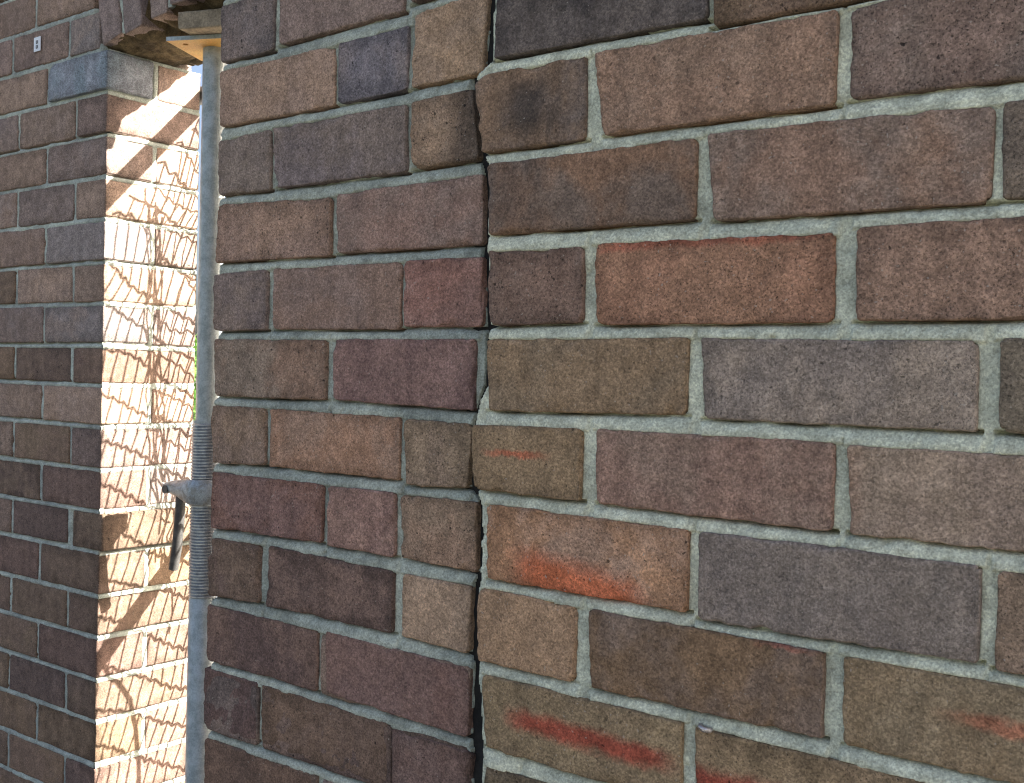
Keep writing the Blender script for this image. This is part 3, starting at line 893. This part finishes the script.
mortar_sheet(far, M_MORTAR3, face_quads, -2.1, XR - 0.002, 0.45, 2.41, 0.0045, lambda a, b, d: np.stack([a, YF + d, b], -1),
             rec=(0.003, 0.0008), seed=3, hi_fn=lambda B: np.where(B > 2.152, XR - 0.03 - (B - 2.152) * 0.27, XR - 0.0025))
mortar_sheet(far, M_MORTAR3, rev_quads, YF + 0.002, YF + TF, 0.45, 2.152, 0.0035, lambda a, b, d: np.stack([XR - d, a, b], -1),
             rec=(0.0025, 0.0002), seed=4)
c = MB()
c.box(-4.6, XR - 0.012, YF + 0.014, YF + TF - 0.004, 0, 2.150)
c.box(-4.6, XR - 0.05, YF + 0.014, YF + TF - 0.004, 2.150, 2.41)
c.box(-4.6, XR - 0.1, YF + 0.003, YF + 0.014, 0, 0.454)
c.box(-4.6, -2.098, YF + 0.003, YF + 0.014, 0.454, 2.41)
c.box(-4.6, -0.42, YF + 0.003, YF + TF - 0.004, 2.41, WALL_TOP)
c.box(XR - 0.1, XR - 0.003, YF + 0.003, YF + TF - 0.004, 0, 0.446)
c.box(XJ + 0.006, 1.56, YF + 0.012, YF + TF - 0.006, 0, 2.2)
c.box(-0.84, 1.56, YF + 0.014, YF + TF - 0.008, 2.2, 2.408)
c.box(-0.42, 1.56, YF + 0.012, YF + TF - 0.006, 2.41, WALL_TOP)
link('mortar_core', c.mesh('mortar_core', M_MORTAR3, False), far)

# arch: leaning bricks on end, front and back rows
arch_x = [(-1.3655, -1.2985), (-1.2900, -1.2300), (-1.2030, -1.1510), (-1.1440, -1.0900), (-1.0835, -1.0230), (-1.0140, -0.9530), (-0.9440, -0.8850)]
def soffit(x):
    return 2.160 + 0.042 * np.clip((x - XR) / 0.25, 0, 1) ** 0.9 if isinstance(x, np.ndarray) else 2.160 + 0.042 * min(1, max(0, (x - XR) / 0.25)) ** 0.9
def lean(x):
    return (x + 1.12) / 0.22 * 0.24 if x < -1.12 else (x + 1.12) / 0.22 * 0.16
for n, (a, b) in enumerate(arch_x):
    xc = (a + b) / 2
    tilt = lean(xc)
    zb = soffit(xc) + (0.0 if n else 0.004) + rng.uniform(-0.002, 0.004)
    for row, (y0, y1) in enumerate(((YF, YF + 0.108), (YF + 0.118, YF + TF))):
        if row == 0:
            L, lift = b - a, 0.0
        else:
            L, lift = 0.064, rng.uniform(0.0, 0.02)
        me = brick_mesh(L, y1 - y0, 0.225, 1, M_BRICK, (), seed=next_seed(), rough=1.4)
        o = link('arch_brick', me, far)
        base = Vector((xc, (y0 + y1) / 2 + rng.uniform(-0.001, 0.001), zb + lift))
        R = Matrix.Rotation(tilt, 4, 'Y')
        o.matrix_world = Matrix.Translation(base) @ R @ Matrix.Translation((0, 0, 0.1125))
        p = rng.choice([(108, 98, 104), (114, 104, 108), (100, 92, 98), (110, 100, 100)])
        set_brick(o, p, tuple(v * 0.94 for v in p))
        if row == 1:
            set_brick(o, *rnd_cols(0.5))
c = MB()
c.box(XR - 0.05, -0.42, YF + 0.012, YF + TF - 0.006, 2.255, 2.412)
link('mortar_core', c.mesh('mortar_core', M_MORTAR3, False), far)
# ragged old mortar hanging under the arch and filling its joints
na, nb = 110, 60
A, B = np.meshgrid(np.linspace(XR - 0.03, XJ + 0.004, na), np.linspace(YF + 0.008, YF + TF - 0.004, nb), indexing='ij')
p3 = np.stack([A.ravel(), B.ravel(), np.zeros(A.size)], -1)
nn = (vnoise(p3, 0.06, 31) * 0.010 + vnoise(p3, 0.022, 32) * 0.007 + vnoise(p3, 0.008, 33) * 0.003).reshape(A.shape)
back = np.clip((B - YF - 0.010) / 0.03, 0, 1)
Z = soffit(A) + 0.006 - back * 0.018 + np.clip((B - 0.57) / 0.05, 0, 1) * 0.022 + nn * 0.8
Z = np.where(A < XR + 0.004, np.maximum(Z, 2.153), Z)
gap = np.exp(-((A + 1.2165) / 0.012) ** 2) * (B < YF + 0.06)
Z = Z + gap * 0.05
ids = np.arange(na * nb).reshape(na, nb)
F = np.stack([ids[:-1, :-1], ids[:-1, 1:], ids[1:, 1:], ids[1:, :-1]], -1).reshape(-1, 4)
link('mortar', make_mesh('mortar', np.stack([A.ravel(), B.ravel(), Z.ravel()], -1), F, M_RUBBLE), far)
# joint filling between the leaning bricks, seen from the front
m_ = MB()
for n in range(len(arch_x) - 1):
    if n == 1: continue
    a, b = arch_x[n][1], arch_x[n + 1][0]
    xc = (a + b) / 2; tilt = lean(xc)
    h0 = soffit(xc) + 0.006
    for k in range(10):
        z0, z1 = h0 + k * 0.022, h0 + (k + 1) * 0.022
        x0 = xc + math.tan(tilt) * (z0 - h0); x1 = xc + math.tan(tilt) * (z1 - h0)
        d0 = 0.003 + rng.uniform(0, 0.003)
        m_.add([(x0 - .008, YF + d0, z0), (x0 + .008, YF + d0, z0), (x1 + .008, YF + d0, z1), (x1 - .008, YF + d0, z1),
                (x0 - .008, YF + .02, z0), (x0 + .008, YF + .02, z0), (x1 + .008, YF + .02, z1), (x1 - .008, YF + .02, z1)],
               [(0, 1, 2, 3), (0, 4, 5, 1), (0, 3, 7, 4), (1, 5, 6, 2)])
link('mortar', m_.mesh('mortar', M_MORTAR3, False), far)
# white sticker on a brick
st_ = MB(); st_.box(-1.6270, -1.6010, YF - 0.0032, YF - 0.0016, 2.1880, 2.2190)
s_o = link('sticker', st_.mesh('sticker', M_WHITE, False), far)
s_o['label'] = 'small white sticker with a dark mark'
ink = MB()
for z in (2.1945, 2.2050):
    ink.tube([(-1.6165, YF - 0.0037, z), (-1.6115, YF - 0.0037, z + 0.0003), (-1.6108, YF - 0.0037, z + 0.0055), (-1.6165, YF - 0.0037, z + 0.006), (-1.6168, YF - 0.0037, z)], 0.0008, 6)
link('printed_mark', ink.mesh('printed_mark', M_INK), s_o)

# ------------------------------------------------------------------ STEEL PROP
PX, PY = -1.1285, 0.522
prop = thing('steel_prop', 'galvanised adjustable steel prop with threaded collar holding up the broken arch', 'prop', (PX, PY, 0))
def lathe_part(name, profile, mat, n=40, parent=prop):
    b = MB(); b.lathe(profile, n)
    o = link(name, b.mesh(name, mat), parent)
    shade_auto(o, 50)
    return o
bp = MB(); bp.box(-0.075, 0.075, -0.075, 0.075, 0.004, 0.010)
link('base_plate', bp.mesh('base_plate', M_GALV, False), prop)
lathe_part('outer_tube', [(0.0300, 0.010), (0.0300, 1.044), (0.0285, 1.046), (0.0285, 1.400), (0.0235, 1.400)], M_GALV)
lathe_part('inner_tube', [(0.0240, 1.395), (0.0240, 2.1392)], M_GALV)
pitch_, R0, R1 = 0.0062, 0.0288, 0.0312
V = []; F = []
n = 36; z0, z1 = 1.046, 1.398
steps = int((z1 - z0) / pitch_) * n
prf = ((R0, -0.5), (R1, -0.18), (R1, 0.18), (R0, 0.5))
for s in range(steps + 1):
    th = 2 * math.pi * s / n
    zc = z0 + pitch_ * s / n
    for r, o_ in prf:
        V.append((r * math.cos(th), r * math.sin(th), zc + o_ * pitch_))
for s in range(steps):
    for k in range(3):
        F.append((s * 4 + k, (s + 1) * 4 + k, (s + 1) * 4 + k + 1, s * 4 + k + 1))
o = link('thread', make_mesh('thread', V, F, M_THREAD, False), prop)
# collar nut with a lug to the left
import bmesh
bm = bmesh.new()
cz0, cz1 = 1.234, 1.284
def ring_pts(z, s):
    pts = []
    for k in range(28):            # round body joined to a tapering lug
        th = math.pi * 2 * k / 28
        x = 0.042 * s * math.cos(th); y = 0.042 * s * math.sin(th)
        pts.append([x, y, z])
    out = []
    for x, y, zz in pts:
        if x < -0.012:
            t = (-x - 0.012) / 0.030
            x = -0.012 - t * (0.096 * s)
            y = y * (1 - 0.10 * t) + math.copysign(0.016, y) * (t ** 2) * (1 if abs(y) > 1e-4 else 0)
            k_ = min(1, t / 0.45); k_ = k_ * k_ * (3 - 2 * k_)
            zz = zz + (0.013 * k_ if zz < 1.257 else -0.009 * k_)
        out.append((x, y, zz))
    return out
levels = [(cz0, 0.90), (cz0 + 0.005, 1.0), (cz0 + 0.022, 1.03), (cz1 - 0.018, 1.03), (cz1 - 0.005, 1.0), (cz1, 0.90)]
rows = [[bm.verts.new(p) for p in ring_pts(z, s)] for z, s in levels]
for a, b in zip(rows[:-1], rows[1:]):
    for k in range(28):
        bm.faces.new((a[k], a[(k + 1) % 28], b[(k + 1) % 28], b[k]))
bm.faces.new(list(reversed(rows[0]))); bm.faces.new(rows[-1])
me = bpy.data.meshes.new('collar'); bm.to_mesh(me); bm.free()
me.materials.append(M_CAST)
collar = link('collar', me, prop); shade_auto(collar, 45)
pn = MB()
pn.tube([(-0.088, -0.036, 1.258), (-0.088, 0.036, 1.258)], 0.0085, 16)  # dark plug in place of the shaded hollow at the lug's tip
pn_o = link('lug_hollow_dark', pn.mesh('lug_hollow_dark', M_ROD), collar); shade_auto(pn_o, 50)
hb = MB()
hb.tube([(-0.083, 0.0, 1.262), (-0.084, 0.0, 1.215), (-0.087, 0.0, 1.18), (-0.093, 0.0, 1.135), (-0.103, 0, 1.090)], [0.0105] * 4 + [0.0100], 16)
o = link('handle', hb.mesh('handle', M_ROD), collar); shade_auto(o, 50)
# head plate with four holes, turned on the tube
def plate_mesh(sz, z0, z1, rh, hc):
    V = []; F = []
    q = sz / 2
    for sx in (-1, 1):
        for sy in (-1, 1):
            cx_, cy_ = sx * hc, sy * hc
            x0, x1 = (0, sx * q) if sx > 0 else (sx * q, 0)
            y0, y1 = (0, sy * q) if sy > 0 else (sy * q, 0)
            nn_ = 16
            sqp = []; cp = []
            for k in range(nn_):
                th = 2 * math.pi * (k + 0.5) / nn_ - math.pi * 0.75 - math.pi / nn_
                cp.append((cx_ + rh * math.cos(th), cy_ + rh * math.sin(th)))
                side, f = divmod(k, 4); f = f / 4
                sqp.append([(x0 + (x1 - x0) * f, y0), (x1, y0 + (y1 - y0) * f), (x1 - (x1 - x0) * f, y1), (x0, y1 - (y1 - y0) * f)][side])
            for z, up_ in ((z0, False), (z1, True)):
                b = len(V)
                V += [(x, y, z) for x, y in sqp] + [(x, y, z) for x, y in cp]
                for k in range(nn_):
                    f = (b + k, b + (k + 1) % nn_, b + nn_ + (k + 1) % nn_, b + nn_ + k)
                    F.append(f if up_ else f[::-1])
            for k in range(nn_):
                F.append((b + nn_ + k, b + nn_ + (k + 1) % nn_, b - nn_ + (k + 1) % nn_, b - nn_ + k))
    b = len(V)
    cr = [(-q, -q), (q, -q), (q, q), (-q, q)]
    V += [(x, y, z0) for x, y in cr] + [(x, y, z1) for x, y in cr]
    for k in range(4):
        F.append((b + k, b + (k + 1) % 4, b + 4 + (k + 1) % 4, b + 4 + k))
    return V, F
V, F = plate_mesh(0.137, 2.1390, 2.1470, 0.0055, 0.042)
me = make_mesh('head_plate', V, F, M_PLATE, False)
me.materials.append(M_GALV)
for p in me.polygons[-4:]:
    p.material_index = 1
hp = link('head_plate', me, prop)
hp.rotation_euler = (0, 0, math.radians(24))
# timber packing block on the plate
pk = thing('timber_block', 'small weathered packing block wedged between the prop plate and the arch', 'timber block', (-1.060, 0.475, 2.1472))
me = brick_mesh(0.130, 0.075, 0.034, 1, M_TIMBER, (), seed=5, rough=1.0)
o = link('block', me, pk, (0, 0, 0.0175))
pk.rotation_euler = (0, 0, math.radians(20))

# ------------------------------------------------------------------ NETTING FENCE BEHIND THE OPENING
YN = 0.692
fence = thing('wire_fence', 'rusty chicken wire netting on two steel rails just behind the opening', 'fence', (0, 0, 0))
for z, r in ((2.113, 0.0195), (1.157, 0.0175)):
    b = MB(); b.tube([(-1.62, 0.672, z), (-0.9, 0.672, z), (-0.20, 0.672, z)], r, 20)
    o = link('rail', b.mesh('rail', M_RAIL), fence); shade_auto(o, 50)
for x in (-1.62, -0.20):
    b = MB(); b.tube([(x, 0.672, 0), (x, 0.672, 2.16)], 0.021, 16)
    o = link('post', b.mesh('post', M_RAIL), fence); shade_auto(o, 50)
def netting(seed, wire=0.0022, ylo=0.20, yhi=0.705, dj=0.0, loose=True, zlo=0.0):
    """hexagonal netting dragged out of shape: long leaning strands joined by short stepped ones"""
    r = random.Random(seed)
    m = MB()
    k1, k2 = SUN.x / SUN.y, SUN.z / SUN.y
    def place(y, z):                 # strand spacing was read off the shadow on the brick end
        dy = YN - y
        pt = np.array([[y + seed, z, 0.3]])
        a1 = 1.0 + 1.3 * min(1, max(0, (z - 1.45) / 0.4))
        y2 = y + float(vnoise(pt, 0.10, 41)[0]) * 0.010 * a1 + r.uniform(-1, 1) * 0.0016
        z2 = z + float(vnoise(pt, 0.10, 42)[0]) * 0.016 * a1 + r.uniform(-1, 1) * 0.0014
        dy = YN - y2
        return Vector((XR + dy * k1, YN + float(vnoise(pt, 0.2, 43)[0]) * 0.007, z2 + dy * k2))
    nodes = {}
    def node(j, i):
        if (j, i) not in nodes:
            y = 0.30 + i * 0.0122 - j * 0.0135
            z = 2.06 - (j + dj) * 0.086 - i * 0.0055 + (0.0045 if i % 2 else -0.0045)
            nodes[(j, i)] = (y, z, place(y, z))
        return nodes[(j, i)]
    def ok(n):
        return ylo < n[0] < yhi and n[2].z < 2.108 and n[2].z > 0.35 and n[1] > zlo
    def wire_(a, b, rad, sag=0.002):
        mid = (a + b) / 2 + Vector((r.uniform(-1, 1), r.uniform(-1, 1), r.uniform(-1, 1))) * sag
        m.tube([a, (a + mid) / 2 + Vector((r.uniform(-1, 1), 0, r.uniform(-1, 1))) * sag * 0.4, mid, b], rad, 5, False)
    for j in range(-4, 24):
        for i in range(-10, 70):
            n0 = node(j, i)
            if not ok(n0):
                continue
            n1 = node(j, i + 1)
            if ok(n1):
                wire_(n0[2], n1[2], wire * 1.15, 0.0006)
            if i % 2:
                n2 = node(j + 1, i - 1)
                if ok(n2):
                    wire_(n0[2], n2[2], wire, 0.0035)
    # frayed selvedge: loose near-upright ends where two widths meet
    for q in range(5 if loose else 0):
        y = 0.515 + q * 0.009
        z = r.uniform(1.80, 1.95)
        pts = []
        while z > 1.12 - 0.05 * q:
            pts.append(place(y + r.uniform(-1, 1) * 0.007 + (1.95 - z) * 0.05, z)); z -= r.uniform(0.025, 0.05)
        m.tube(pts, wire, 5, False)
    return m
m1 = netting(3)
o = link('wire_netting', m1.mesh('wire_netting', M_WIRE), fence)
m2 = netting(9, 0.0016, 0.535, 0.705, 0.45, False, 1.16)
o = link('wire_netting', m2.mesh('wire_netting', M_WIRE), fence)
cd = thing('cord', 'dark cord hanging from the lower rail behind the opening, curving down', 'cord', (-0.975, 0.70, 1.17))
b = MB()
pts = [(-0.970, 0.665, 1.176), (-0.968, 0.690, 1.186), (-0.973, 0.703, 1.160), (-0.99, 0.704, 1.125), (-1.02, 0.704, 1.085), (-1.055, 0.706, 1.02), (-1.075, 0.708, 0.94), (-1.085, 0.71, 0.85), (-1.088, 0.711, 0.70), (-1.083, 0.711, 0.50), (-1.09, 0.712, 0.32)]
b.tube([Vector(p) - Vector((-0.975, 0.70, 1.17)) for p in pts], 0.0045, 10)
link('cord_strand', b.mesh('cord_strand', M_CORD), cd)
tg = thing('plastic_tag', 'scrap of red plastic tied to the wire netting beside the prop thread', 'tag', (-1.352, 0.70, 1.045))
b = MB(); b.tube([(0, 0, 0.03), (0.003, 0.004, 0.005), (-0.002, 0.002, -0.03)], [0.004, 0.011, 0.007], 8)
link('plastic_strip', b.mesh('plastic_strip', M_RED), tg)

# ------------------------------------------------------------------ GROUND AND WHAT IS BEHIND
def ground_mat():
    m, t, nd, lk, P = new_mat('ground')
    tc = N(nd, 'ShaderNodeTexCoord'); vec = tc.outputs['Object']
    a = noise_n(nd, lk, vec, 0.6, 4, 0.6); b_ = noise_n(nd, lk, vec, 25, 4, 0.7)
    c = mixrgb(nd, lk, ramp(nd, lk, a.outputs['Fac'], 0.4, 0.6), (0.10, 0.095, 0.08, 1), (0.07, 0.08, 0.04, 1))
    v = ramp(nd, lk, b_.outputs['Fac'], 0.3, 0.7, 0.7, 1.25)
    mul = N(nd, 'ShaderNodeVectorMath', operation='SCALE'); lk.new(c, mul.inputs[0]); lk.new(v, mul.inputs[3])
    lk.new(mul.outputs[0], P.inputs['Base Color']); P.inputs['Roughness'].default_value = 0.95
    return m
g = link('ground', make_mesh('ground', [(-600, -600, 0), (600, -600, 0), (600, 600, 0), (-600, 600, 0)], [(0, 1, 2, 3)], ground_mat(), False))
g['kind'] = 'structure'
M_CONC = plain_material('pale_concrete', (0.52, 0.49, 0.44), 0.9, 0.0, 0.2, 6, 0.002)
b = MB(); b.box(-9, 2.5, 0.66, 4.2, -0.1, 0.004)
y_ = link('courtyard_paving', b.mesh('courtyard_paving', M_CONC, False)); y_['kind'] = 'structure'
M_ASPH = plain_material('asphalt', (0.06, 0.06, 0.062), 0.9, 0.0, 0.25, 30, 0.003)
b = MB(); b.box(-9, 4, -3.6, 0.03, -0.1, 0.004)
y_ = link('footpath', b.mesh('footpath', M_ASPH, False)); y_['kind'] = 'structure'
# leafy shrub seen through the slit between wall end and prop
M_LEAF = plain_material('leaf', (0.09, 0.20, 0.035), 0.5, 0.0, 0.3, 20, 0.0003, (0.14, 0.28, 0.05))
M_STEM = plain_material('stem', (0.14, 0.10, 0.07), 0.9, 0.0, 0.3, 40, 0.001)
sx, sy = -3.17, 2.02
sh = thing('shrub', 'bright green leafy shrub in sun seen through the slit behind the prop', 'shrub', (sx, sy, 0))
V = []; F = []
r = random.Random(4)
b = MB()
for k in range(9):
    th = r.uniform(0, 6.28); hgt = r.uniform(1.15, 1.5)
    b.tube([(0.02 * math.cos(th), 0.02 * math.sin(th), 0), (0.10 * math.cos(th), 0.10 * math.sin(th), hgt * 0.5), (0.28 * math.cos(th + .3), 0.28 * math.sin(th + .3), hgt)], [0.014, 0.009, 0.004], 6)
link('stem', b.mesh('stem', M_STEM), sh)
for k in range(1500):
    th = r.uniform(0, 6.28); zz = r.uniform(1.16, 1.60)
    rad = 0.34 * math.sqrt(r.random()) * (1 - 1.6 * abs(zz - 1.37))
    p = Vector((rad * math.cos(th), rad * math.sin(th), zz + 0.05 * math.sin(5 * th)))
    d = Vector((r.uniform(-1, 1), r.uniform(-1, 1), r.uniform(-0.4, 0.8))).normalized()
    s_ = d.orthogonal().normalized()
    l = r.uniform(0.035, 0.065); wd = l * 0.28
    nb_ = len(V)
    nrm = d.cross(s_) * (wd * 0.4)
    V += [p, p + d * l * 0.45 + s_ * wd + nrm, p + d * l, p + d * l * 0.45 - s_ * wd + nrm, p + d * l * 0.5]
    F += [(nb_, nb_ + 1, nb_ + 4), (nb_ + 1, nb_ + 2, nb_ + 4), (nb_ + 2, nb_ + 3, nb_ + 4), (nb_ + 3, nb_, nb_ + 4)]
link('foliage', make_mesh('foliage', V, F, M_LEAF), sh)
